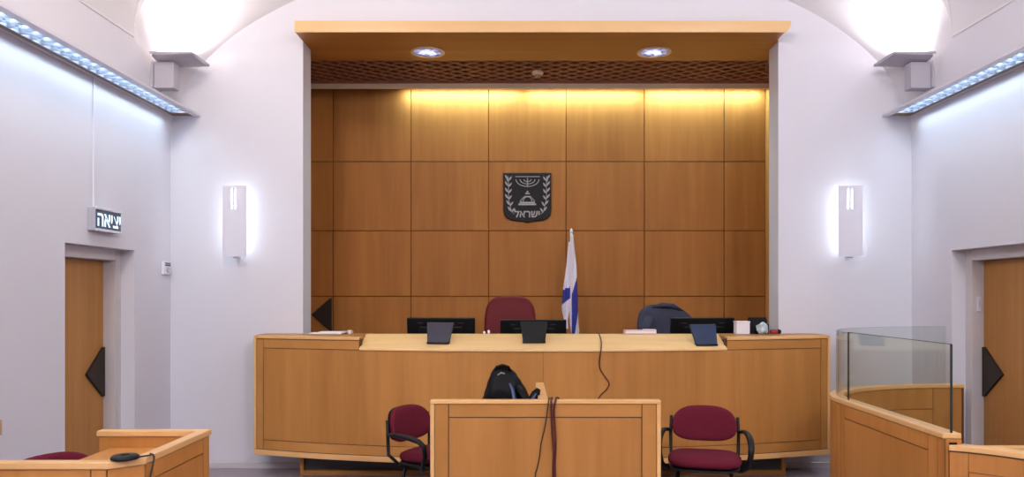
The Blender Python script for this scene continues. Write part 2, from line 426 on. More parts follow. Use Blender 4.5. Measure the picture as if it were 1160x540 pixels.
# ---------------------------------------------------------------- emblem
EX, EZ, EY = wx(597.5), wz(223.5), AY-.024
em = thing('wall_emblem', (EX, EY, EZ), 'dark shield with silver branches and lettering on the wood panelling', 'emblem')
u = AY/F
def e2(zx, zy): return ((zx-287)/6.753*u+EX, EZ-(zy-260)/6.753*u)
out = [e2(x, y) for x, y in ((103, 78), (468, 78), (468, 365), (462, 400), (440, 425), (400, 440), (320, 446), (300, 452), (287, 460), (274, 452), (254, 446), (172, 440), (134, 425), (112, 400), (104, 365))]
mb = MB(); mb.hexa([(x, EY, z) for x, z in out], [(x, EY-.035, z) for x, z in out]); mb.build('shield', M['emblem'], em, bevel=.006)
YS = EY-.036
def leaf(mb, x, z, ang, L, w):
    d = Vector((math.cos(ang), 0, math.sin(ang))); q = Vector((-d.z, 0, d.x)); o = Vector((x, YS, z))
    pts = [o, o+d*L*.35+q*w, o+d*L*.7+q*w*.8, o+d*L, o+d*L*.7-q*w*.6, o+d*L*.35-q*w*.6]
    mb.hexa(pts, [p+Vector((0, -.008, 0)) for p in pts])
for s in (-1, 1):
    mb = MB(); cen = []
    for i in range(6):
        zy = 372-i*48; zx = 287+s*(122+22*min(1, i/2.0))
        x, z = e2(zx, zy); cen.append((x, YS-.003, z))
        leaf(mb, x, z, PI/2-s*.62, .072, .013); leaf(mb, x, z-.012, PI/2+s*.62, .066, .012)
    x, z = e2(287+s*150, 118+30); leaf(mb, x, z, PI/2, .07, .014)
    x, z = e2(287+s*100, 392); cen = [(x, YS-.003, z)]+cen
    mb.tube(cen, .004, 6); mb.build('branch', M['silver'], em)
mb = MB(); cx, cz = e2(287, 128)
for r in (.042, .086, .132):
    mb.tube([(cx+r*math.cos(a), YS-.004, cz+r*.62*math.sin(a)) for a in [PI+PI*k/16 for k in range(17)]], .0055, 6)
mb.tube([(cx, YS-.004, cz+.015), (cx, YS-.004, cz-.09)], .006, 6)
xa, za = e2(195, 107); xb, zb = e2(380, 107); mb.box(xa, xb, YS-.008, YS, za-.004, za+.003)
mb.build('candelabrum', M['silver'], em)
mb = MB()
for (x0, x1, y0, y1) in ((218, 352, 312, 324), (228, 342, 299, 309), (262, 312, 255, 263), (270, 304, 232, 240), (281, 293, 216, 230)):
    a, b = e2(x0, y1); c, d = e2(x1, y0); mb.box(a, c, YS-.008, YS, b, d)
cx, cz = e2(287, 296)
mb.tube([(cx+.05*math.cos(a), YS-.004, cz+.055*math.sin(a)) for a in [PI*k/10 for k in range(11)]], .006, 6)
for q in (-.085, .085): mb.tube([(cx+q*.5, YS-.004, cz+.05), (cx+q, YS-.004, cz)], .006, 6)
mb.build('central_motif', M['silver'], em)
me = text_mesh('\u05dc\u05d0\u05e8\u05e9\u05d9', .115, .004); me.materials.append(M['silver'])
o = bpy.data.objects.new('lettering', me); COL.objects.link(o); o.parent = em
x, z = e2(285, 392); o.location = (x-EX, YS-.004-EY, z-EZ); o.rotation_euler = (PI/2, 0, 0)

# ---------------------------------------------------------------- judges' bench
BX0, BX1, BYE, SAG = -2.37, 2.745, 6.90, .45
BXC, HC = (BX0+BX1)/2, (BX1-BX0)/2
R = (HC*HC+SAG*SAG)/(2*SAG)
def by(x): return BYE-SAG+(R-math.sqrt(R*R-(x-BXC)**2))
def bpath(x):
    t = Vector((1, (by(x+.01)-by(x-.01))/.02, 0)).normalized()
    return Vector((x, by(x), 0)), Vector((t.y, -t.x, 0))
ZB0, ZB1, ZL = .20, 1.255, 1.163
LX0, LX1 = -1.375, 1.755
bench = thing('judges_bench', (BXC, 6.9, 0), 'long curved wooden judges bench with a pale sloping ledge', 'bench')
mb = MB(); mb.slab(bpath, BX0, BX1, ZB0+.01, ZL-.02, -.06, -.002, 60)
mb.slab(bpath, BX0, LX0, ZL-.02, ZB1-.01, -.06, -.002, 14); mb.slab(bpath, LX1, BX1, ZL-.02, ZB1-.01, -.06, -.002, 14)
mb.build('carcass', M['groove'], bench)
ix0, ix1, iz0, iz1 = BX0+.095, BX1-.095, .335, 1.145
o0, o1, q0, q1 = BX0+.028, BX1-.028, .25, 1.225
mid = (ix0+ix1)/2
mb = cut_panel(bpath, BX0, BX1, 0, 0, -.004, [(ix0, mid+.002, iz0, iz1), (mid-.002, ix1, iz0, iz1)], 60)
mb.build('front_panel', M['bench'], bench)
mb = cut_panel(bpath, BX0, BX1, 0, 0, -.003, [(o0, ix0, q0, q1), (ix1, o1, q0, q1), (ix0, mid, q0, iz0), (mid, ix1, q0, iz0),
      (ix0, LX0, iz1, q1), (LX1, ix1, iz1, q1)], 60, gap=.006)
mb.build('panel_frame', M['benchframe'], bench)
mb = MB()
mb.slab(bpath, BX0, BX1, ZB0, q0-.004, -.02, .008, 60)
mb.slab(bpath, BX0, o0-.004, q0, ZB1, -.05, .008, 2); mb.slab(bpath, o1+.004, BX1, q0, ZB1, -.05, .008, 2)
mb.slab(bpath, o0, LX0, q1+.003, ZB1, -.05, .006, 14); mb.slab(bpath, LX1, o1, q1+.003, ZB1, -.05, .006, 14)
mb.build('edge_trim', M['cap'], bench, bevel=.004)
# sloping ledge
mb = MB(); rs = []
for i in range(41):
    x = LX0+(LX1-LX0)*i/40; y = by(x)
    rs.append([(x, y-.012, ZL-.02), (x, y-.012, ZL), (x, 6.90, 1.262), (x, 7.04, 1.262), (x, 7.04, 1.235), (x, 6.92, 1.23), (x, y+.03, ZL-.02)])
mb.rings(rs); mb.build('ledge', M['ledge'], bench, bevel=.003)
# end tops and returns to the wall
for nm, a, b in (('end_top', BX0, LX0-.002), ('end_top', LX1+.002, BX1)):
    mb = MB(); n = 14; low = []; rs = []
    for i in range(n+1):
        x = a+(b-a)*i/n; y = by(x)+.045
        yb = 7.232
        rs.append([(x, y, ZB1-.03), (x, yb, ZB1-.03), (x, yb, ZB1), (x, y, ZB1)])
    mb.rings(rs); mb.build(nm, M['benchframe'], bench)
mb = MB(); mb.box(BX0+.002, BX0+.03, 6.95, 7.232, ZB0+.01, ZB1-.031); mb.build('end_panel', M['bench'], bench)
mb = MB(); mb.box(BX1-.03, BX1-.002, 6.95, 7.232, ZB0+.01, ZB1-.031); mb.build('end_panel', M['bench'], bench)
mb = MB(); mb.box(LX0-.35, LX1+.35, 7.05, 7.55, .95, .98); mb.build('worktop', M['bench'], bench, bevel=.003)
mb = MB(); mb.box(-1.94, 2.33, 6.99, 7.2, 0, .26); mb.build('plinth', M['plinth'], bench)
mb = MB(); mb.box(-1.98, -1.945, 6.955, 7.2, 0, .26); mb.box(-1.945, 2.37, 6.945, 6.989, 0, .045); mb.box(2.335, 2.37, 6.955, 7.2, 0, .26)
mb.build('plinth_frame', M['benchframe'], bench, bevel=.003)

# ---------------------------------------------------------------- monitors on the bench
def monitor():
    t = thing('monitor', (0, 0, 0), 'wide black monitor seen from behind at the left end of the ledge', 'monitor', 'monitors along the judges bench', world=False)
    tl = Matrix.Rotation(math.radians(9), 4, 'X')
    mb = MB(); mb.box(-.315, .315, -.02, .015, .07, .44, tl); mb.build('casing', M['screen'], t, bevel=.008)
    mb = MB(); mb.box(-.303, .303, .015, .018, .085, .428, tl); mb.build('display', M['black'], t)
    mb = MB(); mb.box(-.2, .2, -.045, -.02, .12, .36, tl); c = mb.build('back_bulge', M['screen'], t, bevel=.012)
    mb = MB(); mb.box(-.215, -.165, -.0225, -.0195, .385, .394, tl); mb.build('badge', M['slate'], t)
    mb = MB(); mb.box(.16, .215, -.0225, -.0195, .385, .394, tl); mb.build('badge', M['slate'], t)
    mb = MB(); mb.box(-.05, .05, -.07, -.035, .01, .26); mb.build('stand_neck', M['screen'], t, bevel=.008)
    mb = MB(); mb.lathe([(.13, 0), (.13, .008), (.06, .016)], (0, -.02, 0), 28); mb.build('stand_base', M['screen'], t)
    return t
mon = monitor()
def put(o, x, y, z, rz): o.location = (x, y, z); o.rotation_euler = (0, 0, rz)
y = 7.4
put(mon, (500.5-VX)*y/F, y, .981, math.radians(-1))
m2 = dup(mon, ((604-VX)*y/F, y, .95+.001, ), 0, 'wide black monitor seen from behind in front of the red chair')
m2.location.z = .981; m2.scale = (.99, 1, .92)
m3 = dup(mon, ((793-VX)*y/F, y, .981), math.radians(8), 'wide black monitor seen from behind in front of the grey jacket')
m3.scale = (.99, 1, .96)
mon.scale = (1.02, 1, .96)

def terminal():
    t = thing('desk_terminal', (0, 0, 0), 'small dark tilted terminal on the ledge, before the left monitor', 'terminal', 'small tilted terminals on the ledge', world=False)
    mb = MB()
    lo = [(-.095, -.012, .012), (.095, -.012, .012), (.095, .016, .006), (-.095, .016, .006)]
    up = [(-.118, .085, .182), (.118, .085, .182), (.118, .113, .176), (-.118, .113, .176)]
    mb.hexa([Vector(p) for p in lo], [Vector(p) for p in up]); mb.build('housing', M['slate'], t, bevel=.005)
    mb = MB(); up2 = [Vector(p) for p in [(-.098, -.016, .0), (.098, -.016, .0), (.098, .03, .012), (-.098, .03, .012)]]
    mb.hexa(up2, [p+Vector((0, 0, .013)) for p in up2]); mb.build('foot', M['black'], t, bevel=.003)
    return t
te = terminal()
def ledge_z(x, y):
    y0 = by(x)-.012; return ZL+(y-y0)/(6.90-y0)*(1.262-ZL)
def term_pos(px):
    y = 6.62; x = (px-VX)*y/F; return (x, y, ledge_z(x, y)+.002)
te.location = term_pos(496.5); te.rotation_euler = (0, 0, math.radians(-6))
t2 = dup(te, term_pos(605), 0, 'small black tilted terminal on the ledge, before the middle monitor')
t3 = dup(te, term_pos(800.5), math.radians(9), 'small blue-grey tilted terminal on the ledge, before the right monitor')
def recolor(root, part, mat):
    for c in [c for c in bpy.data.objects if c.parent == root and c.name.split('.')[0] == part]:
        c.data = c.data.copy(); c.data.materials[0] = mat
recolor(t2, 'housing', M['black']); recolor(t3, 'housing', M['blue_slate'])

# ---------------------------------------------------------------- high-backed office chairs behind the bench
def office_chair(label, mat):
    t = thing('office_chair', (0, 0, 0), label, 'chair', None, world=False)
    def fb(p):   # backrest: local x across, y up, z thickness
        return Vector((p.x, .24+.35*p.x*p.x*0-.5*p.x*p.x+p.z+.10*(p.y), .92+p.y))
    mb = MB(); mb.cushion(.53, .76, .10, 3.6, 40, fb); mb.build('backrest', mat, t, smooth=True)
    mb = MB(); mb.cushion(.5, .7, .03, 4, 32, lambda p: fb(p)+Vector((0, .055, 0))); mb.build('back_shell', M['black'], t, smooth=True)
    mb = MB(); mb.cushion(.52, .5, .1, 4, 36, lambda p: Vector((p.x, p.y-.03, .50+p.z))); mb.build('seat', mat, t, smooth=True)
    mb = MB(); mb.lathe([(.03, .08), (.03, .3), (.022, .3), (.022, .44), (.12, .445)], (0, 0, 0), 16); mb.build('gas_column', M['black'], t, smooth=False)
    mb = MB()
    for k in range(5):
        a = 2*PI*k/5; mb.tube([(0, 0, .11), (.16*math.cos(a), .16*math.sin(a), .1), (.3*math.cos(a), .3*math.sin(a), .075)], [.03, .025, .018], 8)
    mb.build('star_base', M['black'], t)
    for k in range(5):
        a = 2*PI*k/5; mb = MB(); c = (.3*math.cos(a), .3*math.sin(a), .03)
        mb.lathe([(.01, -.02), (.03, -.018), (.03, .018), (.01, .02)], c, 14, 'X'); mb.build('caster', M['black'], t)
    for s in (-1, 1):
        mb = MB(); mb.tube([(s*.22, .06, .45), (s*.31, .06, .47), (s*.31, .05, .68), (s*.3, -.16, .70)], .018, 8); mb.build('armrest', M['black'], t, smooth=True)
    return t
oc = office_chair('dark red high-backed office chair behind the judges bench', M['red'])
oc.location = ((578-VX)*8.0/F, 7.98-.25, .302); oc.rotation_euler = (0, 0, 0)
oc2 = dup(oc, ((760-VX)*8.0/F, 7.86, .302), math.radians(8), 'office chair draped with a grey jacket behind the judges bench')
for c in [c for c in bpy.data.objects if c.parent == oc2]:
    n = c.name.split('.')[0]
    if n == 'backrest': c.scale = (1, 1, .915)
    if n in ('backrest', 'seat', 'back_shell'):
        c.data = c.data.copy(); c.data.materials[0] = M['black']
    if n == 'back_shell': c.scale = (1, 1, .9)
# jacket thrown over that chair's back
jk = MB()
def fj(p):
    xx = p.x
    drop = -.10*max(0, xx-.05)/.26 - .012*max(0, -xx-.1)/.2
    w = noise.noise(Vector((p.x*7, p.y*5, p.z*3)))*.022+math.sin(p.x*38+p.y*4)*.006
    bulge = .05*max(0, (p.y+.1))
    q = Vector((xx*(1+.06*max(0, -p.y)), .235-.5*xx*xx+p.z*(1.0)+.10*p.y+w*(1 if p.z < 0 else -.3), .845+p.y+(drop if p.y > -.1 else drop*.5)+w*.4))
    return q
jk.cushion(.64, .74, .2, 4.2, 64, fj)
jo = jk.build('jacket', M['jacket'], smooth=True); jo.location = oc2.location; jo.rotation_euler = oc2.rotation_euler
tag(jo, 'dark grey-blue jacket draped over an office chair back', 'jacket')
sb = jo.modifiers.new('soft', 'SUBSURF'); sb.levels = 1; sb.render_levels = 1
mb = MB()
mb.tube([(-.22, .12, 1.08), (-.27, .07, .95), (-.285, .07, .8), (-.27, .05, .62)], [.05, .06, .058, .05], 14, .8); mb.build('sleeve', M['jacket'], jo, smooth=True)
mb = MB(); mb.tube([(-.16, .2, 1.185), (-.05, .18, 1.205), (.06, .185, 1.195), (.15, .2, 1.15)], [.02, .032, .032, .02], 12, .8); mb.build('collar', M['jacket'], jo, smooth=True)

# ---------------------------------------------------------------- flag
fy = 8.55
fp = at(650, 380, fy); ft = at(647.2, 263.5, fy)
fl = thing('flag_on_pole', (fp.x, fy, .30), 'furled white and blue flag on a pole beside the red chair', 'flag')
pole_bot = Vector((fp.x+.012, fy, .33))
mb = MB(); mb.tube([pole_bot, ft], .014, 12); mb.build('pole', M['white'], fl, smooth=True)
mb = MB(); mb.lathe([(.014, 0), (.02, .01), (.016, .03), (.003, .05)], ft, 12); mb.build('finial', M['white'], fl, smooth=True)
mb = MB(); mb.lathe([(.16, .301), (.16, .315), (.03, .335), (.025, .42)], (pole_bot.x, fy, 0), 24); mb.build('stand', M['black'], fl)
def lobe(rows, name, bluefn, depth, yoff, n=40, close=True):
    """hanging cloth fold: rows of (py, pxleft, pxright); cross section is a flattened rippled tube"""
    mb = MB(); rs = []
    dense = []
    for (a, b) in zip(rows, rows[1:]):
        for k in range(14): 
            t = k/14; dense.append(tuple(a[i]+(b[i]-a[i])*t for i in range(3)))
    dense.append(rows[-1])
    for (py, l, r) in dense:
        ring = []
        pl, pr = at(l, py, fy), at(r, py, fy); c = (pl+pr)/2; w = (pr.x-pl.x)/2
        for k in range(n*2):
            a = 2*PI*k/(n*2)
            x = c.x+w*math.cos(a); rip = .016*math.sin(x*95+py*.03)
            ring.append(Vector((x, fy+yoff+depth*math.sin(a)+rip, pl.z)))
        rs.append(ring)
    R_ = [[mb.v(p) for p in r] for r in rs]
    for j in range(len(R_)-1):
        for i in range(n*2):
            k = (i+1) % (n*2)
            cx = sum(v.co.x for v in (R_[j][i], R_[j][k]))/2; cz = (R_[j][i].co.z+R_[j+1][i].co.z)/2
            mb.mi = 1 if bluefn(VX+cx*F/fy, VY-(cz-CAMZ)*F/fy) else 0
            mb.face([R_[j][i], R_[j][k], R_[j+1][k], R_[j+1][i]])
    mb.mi = 0; mb.face(R_[0][::-1]); mb.face(R_[-1])
    return mb.build(name, [M['flagwhite'], M['flagblue']], fl, smooth=True)
lobe([(274, 644, 647), (300, 641.5, 647), (328, 637.5, 646.5), (346, 636.2, 646), (352, 636.5, 645), (362, 638.5, 643), (372, 640.5, 643.5)], 'flag_cloth', lambda x, y: 327-(x-640)*.4 < y < 342-(x-640)*.8, .03, -.02)
lobe([(266, 646.5, 649), (300, 646, 652.6), (330, 645.5, 654), (352, 645, 654.5), (366, 645.2, 655.2), (374, 646.5, 656), (384, 648, 655)], 'flag_cloth', lambda x, y: x > 647.2 and x > 655.5-(y-306)*.30 and x < 654.6-(y-352)*.16*(1 if y > 352 else 0), .04, -.035)

# ---------------------------------------------------------------- small items on the bench
def boxthing(name, label, cat, x0, x1, y0, y1, z0, z1, mat, bevel=.003, group=None):
    mb = MB(); mb.box(x0, x1, y0, y1, z0, z1); return tag(mb.build(name, mat, bevel=bevel), label, cat, group)
Z = ZB1+.002
y = 7.06
x0, x1 = (834.5-VX)*y/F, (849.5-VX)*y/F
bx = thing('paper_box', ((x0+x1)/2, y, Z), 'upright white paper box at the right end of the bench', 'box')
mb = MB(); mb.box(x0, x1, y, y+.1, Z, CAMZ-(365.5-VY)*y/F); mb.build('carton', M['paper'], bx, bevel=.002)
mb = MB(); mb.box(x0-.003, x1+.003, y-.004, y+.104, CAMZ-(366-VY)*y/F+.004, CAMZ-(363.7-VY)*y/F); mb.build('lid', M['paper'], bx, bevel=.003)
x0, x1 = (851-VX)*y/F, (872.3-VX)*y/F
mb = MB(); zt_ = CAMZ-(359.5-VY)*y/F
ho = thing('desk_organiser', ((x0+x1)/2, y+.08, Z), 'black desk organiser holding papers, right of the white box', 'organiser')
mb.box(x0, x1, y+.1, y+.11, Z, zt_); mb.box(x0, x0+.006, y+.03, y+.1, Z, zt_-.03); mb.box(x1-.006, x1, y+.03, y+.1, Z, zt_-.06); mb.box(x0, x1, y+.03, y+.1, Z, Z+.006)
mb.build('shell', M['black'], ho, bevel=.002)
mb = MB(); mb.box(x0+.008, x1-.008, y+.06, y+.066, Z+.008, zt_-.02); mb.build('divider', M['black'], ho)
# crumpled silvery wrapper
def lump(name, label, cat, c, size, mat, seed=0, amp=.35):
    bm = bmesh.new(); bmesh.ops.create_icosphere(bm, subdivisions=3, radius=1)
    for v in bm.verts:
        d = 1+amp*noise.noise(v.co*1.7+Vector((seed, 0, 0)))+amp*.4*noise.noise(v.co*4+Vector((0, seed, 0)))
        v.co = Vector((v.co.x*size[0]*d, v.co.y*size[1]*d, max(-size[2], v.co.z*size[2]*d)))
    me = bpy.data.meshes.new(name); bm.to_mesh(me); bm.free(); me.materials.append(mat)
    o = bpy.data.objects.new(name, me); COL.objects.link(o); o.location = c
    return tag(o, label, cat)
p = at(863, 372, 7.06); lump('crumpled_bag', 'crumpled silvery wrapper in front of the black organiser', 'wrapper', (p.x, 7.055, Z+.052), (.056, .03, .052), M['foil'], 3)
p = at(878.5, 377, 7.06); 
st = thing('tape_dispenser', (p.x, 7.08, Z), 'small dark red object at the bench end beside the organiser', 'stationery')
mb = MB(); mb.cushion(.075, .05, .04, 3, 24, lambda q: Vector((p.x-.008+q.x, 7.08+q.y, Z+.021+q.z))); mb.build('body', M['redpl'], st, smooth=True)
mb = MB(); mb.lathe([(.006, -.014), (.021, -.012), (.021, .012), (.006, .014)], (p.x+.036, 7.08, Z+.022), 18, 'Y'); mb.build('wheel', M['black'], st)
# left end papers
y = 7.12; zz = Z
for k, (a, b, dy, rz) in enumerate(((352, 388, 0, 0), (362, 392, .01, 0))):
    lab = ['thin white paper pad lying on the left bench end', 'thin white paper sheaf lying atop the left pad'][k]
    boxthing('paper_pad', lab, 'paper', (a-VX)*y/F, (b-VX)*y/F, y-.05+dy, y+.09, zz, zz+.010, M['paper'], .001); zz += .0105
p = at(396, 377, 7.1); 
cp = thing('small_cup', (p.x, 7.1, Z), 'tiny white cup beside the papers on the left bench end', 'cup')
mb = MB(); mb.lathe([(.014, Z), (.022, Z+.034), (.019, Z+.034), (.012, Z+.006)], (p.x, 7.1, 0), 18); mb.build('body', M['paper'], cp, smooth=False)
mb = MB(); mb.tube([(p.x+.018, 7.1, Z+.028), (p.x+.032, 7.1, Z+.024), (p.x+.03, 7.1, Z+.012), (p.x+.016, 7.1, Z+.010)], .003, 6); mb.build('handle', M['paper'], cp)
# book on the ledge
y = 6.97; zl = 1.264
bk = thing('book', ((724-VX)*y/F, y, zl), 'pale book lying on the ledge in front of the grey jacket', 'book')
x0, x1 = (707-VX)*y/F, (743-VX)*y/F
mb = MB(); mb.box(x0, x1, y-.05, y+.06, zl, zl+.006); mb.box(x0, x1, y-.05, y+.06, zl+.030, zl+.036); mb.box(x0, x0+.006, y-.05, y+.06, zl+.006, zl+.030); mb.build('cover', M['pinkpaper'], bk)
mb = MB(); mb.box(x0+.007, x1-.004, y-.046, y+.056, zl+.0065, zl+.0295); mb.build('pages', M['paper'], bk)
mb = MB(); mb.box((728-VX)*y/F, (742-VX)*y/F, y-.052, y+.02, zl+.0365, zl+.042); tag(mb.build('note_pad', M['paper']), 'small white note pad on top of the pale book', 'note pad')
for px, h, lab in ((548.5, .022, 'tiny white scrap of paper on the ledge, left of its pair'), (553.5, .034, 'taller tiny white scrap of paper by the red chair')):
    x = (px-VX)*6.99/F; lump('paper_scrap', lab, 'paper scrap', (x, 6.99, zl+h/2), (.011, .011, h/2), M['paper'], px, .3)

# ---------------------------------------------------------------- clerk's desk in the middle
CY, CZ = 4.6, .993
CX0, CX1 = (487.5-VX)*CY/F, (748.5-VX)*CY/F
ck = thing('clerk_desk', ((CX0+CX1)/2, CY+.3, 0), 'plain wooden clerk desk with tall front panel before the bench', 'desk')
fp_ = lambda x: (Vector((x, CY, 0)), Vector((0, -1, 0)))
mb = MB(); mb.box(CX0+.004, CX1-.004, CY+.004, CY+.045, .01, CZ-.012); mb.build('carcass', M['groove'], ck)
ia, ib, iz = CX0+.108, CX1-.112, CZ-.102
mb = cut_panel(fp_, CX0, CX1, 0, 0, -.003, [(ia, ib, .12, iz)], 1); mb.build('front_panel', M['bench'], ck)
mb = cut_panel(fp_, CX0, CX1, 0, 0, -.003, [(CX0+.024, ia, .02, CZ-.022), (ib, CX1-.024, .02, CZ-.022), (ia, ib, iz, CZ-.022), (ia, ib, .02, .12)], 1, gap=.006); mb.build('panel_frame', M['benchframe'], ck)
mb = MB(); mb.box(CX0, CX1, CY-.012, CY+.05, CZ-.022, CZ); mb.box(CX0, CX0+.024, CY-.01, CY+.05, .0, CZ-.0225); mb.box(CX1-.024, CX1, CY-.01, CY+.05, .0, CZ-.0225); mb.build('edge_trim', M['cap'], ck, bevel=.004)
mb = MB(); mb.box(.105, .163, CY+.051, 5.53, CZ-.03, CZ); mb.build('divider_cap', M['cap'], ck, bevel=.004)
mb = MB(); mb.box(.112, .156, CY+.051, 5.525, .0, CZ-.03); mb.build('divider', M['bench'], ck)
for a, b in ((CX0+.02, .111), (.157, CX1-.02)):
    mb = MB(); mb.box(a, b, CY+.051, 5.1, .71, .735); mb.build('desktop', M['ledge'], ck, bevel=.003)
# backpack on the left desktop
BY_, BZ = 4.93, .736
def bpt(px, py, dy=0): return at(px, py, BY_+dy)
bcx = (573-VX)*BY_/F
bg = thing('backpack', (bcx, BY_, BZ), 'black backpack standing on the clerk desk', 'backpack')
mb = MB(); rs = []
rows = [(0, .150, .105, .006), (.03, .158, .115, .006), (.12, .160, .12, .006), (.212, .152, .115, .005), (.285, .120, .105, -.004), (.341, .100, .09, -.010), (.385, .078, .07, -.018), (.41, .052, .05, -.026), (.425, .025, .03, -.03)]
dense = []
for a, b in zip(rows, rows[1:]):
    for k in range(3): dense.append(tuple(a[i]+(b[i]-a[i])*k/3 for i in range(4)))
dense.append(rows[-1])
for (h, w, d, ox) in dense:
    ring = []
    for k in range(40):
        a = 2*PI*k/40; c, s_ = math.cos(a), math.sin(a)
        x = w*math.copysign(abs(c)**.75, c); yy = d*math.copysign(abs(s_)**.75, s_)
        f = 1+.09*noise.noise(Vector((c*2, s_*2, h*9)))+.10*noise.noise(Vector((c*4, s_*4, h*16)))
        ring.append((bcx+ox+x*f, BY_+yy*f, BZ+.001+h))
    rs.append(ring)
mb.rings(rs); mb.build('body', M['bag'], bg, smooth=True)
mb = MB(); mb.cushion(.22, .2, .06, 3, 28, lambda q: Vector((bcx+.0+q.x, BY_-.118+q.z-.02*q.y, BZ+.14+q.y))); mb.build('front_pocket', M['bag'], bg, smooth=True)
mb = MB(); mb.tube([(bcx-.075, BY_-.03, BZ+.385), (bcx-.055, BY_-.04, BZ+.425), (bcx-.02, BY_-.045, BZ+.436), (bcx+.015, BY_-.04, BZ+.425), (bcx+.035, BY_-.03, BZ+.385)], .011, 10); mb.build('grab_handle', M['bag'], bg, smooth=True)
mb = MB(); mb.tube([(bcx-.05, BY_-.062, BZ+.375), (bcx-.028, BY_-.068, BZ+.392), (bcx-.002, BY_-.062, BZ+.383)], .006, 6); mb.build('handle_glint', M['silver'], bg)  # light catching the grab handle, put in as a silver arc
# shoulder strap curling off to the right
mb = MB(); mb.tube([(bcx+.075, BY_-.08, BZ+.31), (bcx+.105, BY_-.11, BZ+.265), (bcx+.135, BY_-.12, BZ+.215), (bcx+.162, BY_-.115, BZ+.225), (bcx+.188, BY_-.10, BZ+.265), (bcx+.206, BY_-.09, BZ+.295)], [.024, .028, .026, .026, .028, .014], 12, .5)
s1 = mb.build('shoulder_strap', M['bag'], bg, smooth=True)
mb = MB(); mb.tube([(bcx+.145, BY_-.142, BZ+.215), (bcx+.168, BY_-.136, BZ+.238), (bcx+.190, BY_-.122, BZ+.27)], [.014, .017, .007], 10, .5); sub(mb, 'strap_lining', M['bagblue'], s1, smooth=True)
mb = MB(); mb.tube([(bcx+.025, BY_-.105, BZ+.33), (bcx+.045, BY_-.125, BZ+.29), (bcx+.058, BY_-.14, BZ+.22), (bcx+.06, BY_-.14, BZ+.1)], [.008, .012, .016, .016], 10, .5); mb.build('webbing', M['bagblue'], bg, smooth=True)
# cables over the desk front
def cable(pts, r, mat, label, group=None):
    # smooth through the points
    P = [Vector(p) for p in pts]; out = []
    for i in range(len(P)-1):
        p0, p1, p2, p3 = P[max(i-1, 0)], P[i], P[i+1], P[min(i+2, len(P)-1)]
        for k in range(6):
            t = k/6
            out.append(.5*((2*p1)+(-p0+p2)*t+(2*p0-5*p1+4*p2-p3)*t*t+(-p0+3*p1-3*p2+p3)*t**3))
    out.append(P[-1])
    mb = MB(); mb.tube(out, r, 6); return tag(mb.build('cable', mat, smooth=True), label, 'cable', group)
yy = CY-.018
def cp_(px, py, d=0): return at(px, py, yy-d)
cable([(.18, CY+.28, .74), (.175, CY+.075, CZ-.02), (.166, CY+.052, CZ+.004), (.166, CY+.02, CZ+.004), (cp_(621.5, 453)[0], yy, CZ+.004), cp_(620, 466), cp_(617, 485), cp_(613, 502), cp_(611.5, 515), cp_(609, 528), cp_(606, 542), cp_(606, 580), (cp_(606, 600)[0], yy, .008)], .0035, M['cableblack'], 'thin dark wavy cable over the clerk desk front', 'cables over the clerk desk')
cable([(.20, CY+.28, .74), (.19, CY+.075, CZ-.02), (.182, CY+.052, CZ+.006), (.182, CY+.02, CZ+.006), (cp_(624.5, 453)[0], yy, CZ+.006), cp_(624.5, 468), cp_(625.5, 490), cp_(627, 512), cp_(626.5, 530), cp_(626.5, 560), (cp_(626, 600)[0], yy, .008)], .0058, M['cable'], 'dark red cable over the clerk desk front, between two others', 'cables over the clerk desk')
cable([(.26, CY+.28, .74), (.235, CY+.075, CZ-.02), (.21, CY+.052, CZ+.006), (.21, CY+.02, CZ+.006), (cp_(629.5, 453)[0], yy, CZ+.006), cp_(627.5, 466), cp_(628.5, 484), cp_(629.5, 508), cp_(628.5, 526), cp_(629.5, 560), (cp_(631, 600)[0], yy, .008)], .0058, M['cable'], 'rightmost dark red cable over the clerk desk front', 'cables over the clerk desk')
def bp_(px, py, extra=.012):
    x = (px-VX)*6.45/F; yb = by(x)-extra; return at(px, py, yb)
xq = (681-VX)*6.7/F
cable([(xq, 7.1, .99), (xq, 7.06, 1.22), (xq, 7.03, 1.272), (xq, 6.9, 1.27), (xq, 6.7, ledge_z(xq, 6.7)+.006), bp_(681, 394, .02), bp_(679, 410), bp_(680, 418), bp_(685, 426), bp_(690, 434), bp_(687, 441), bp_(680, 448), bp_(676, 458), bp_(677, 475), bp_(679, 500)], .005, M['cable'], 'red cable hanging down the curved bench front')

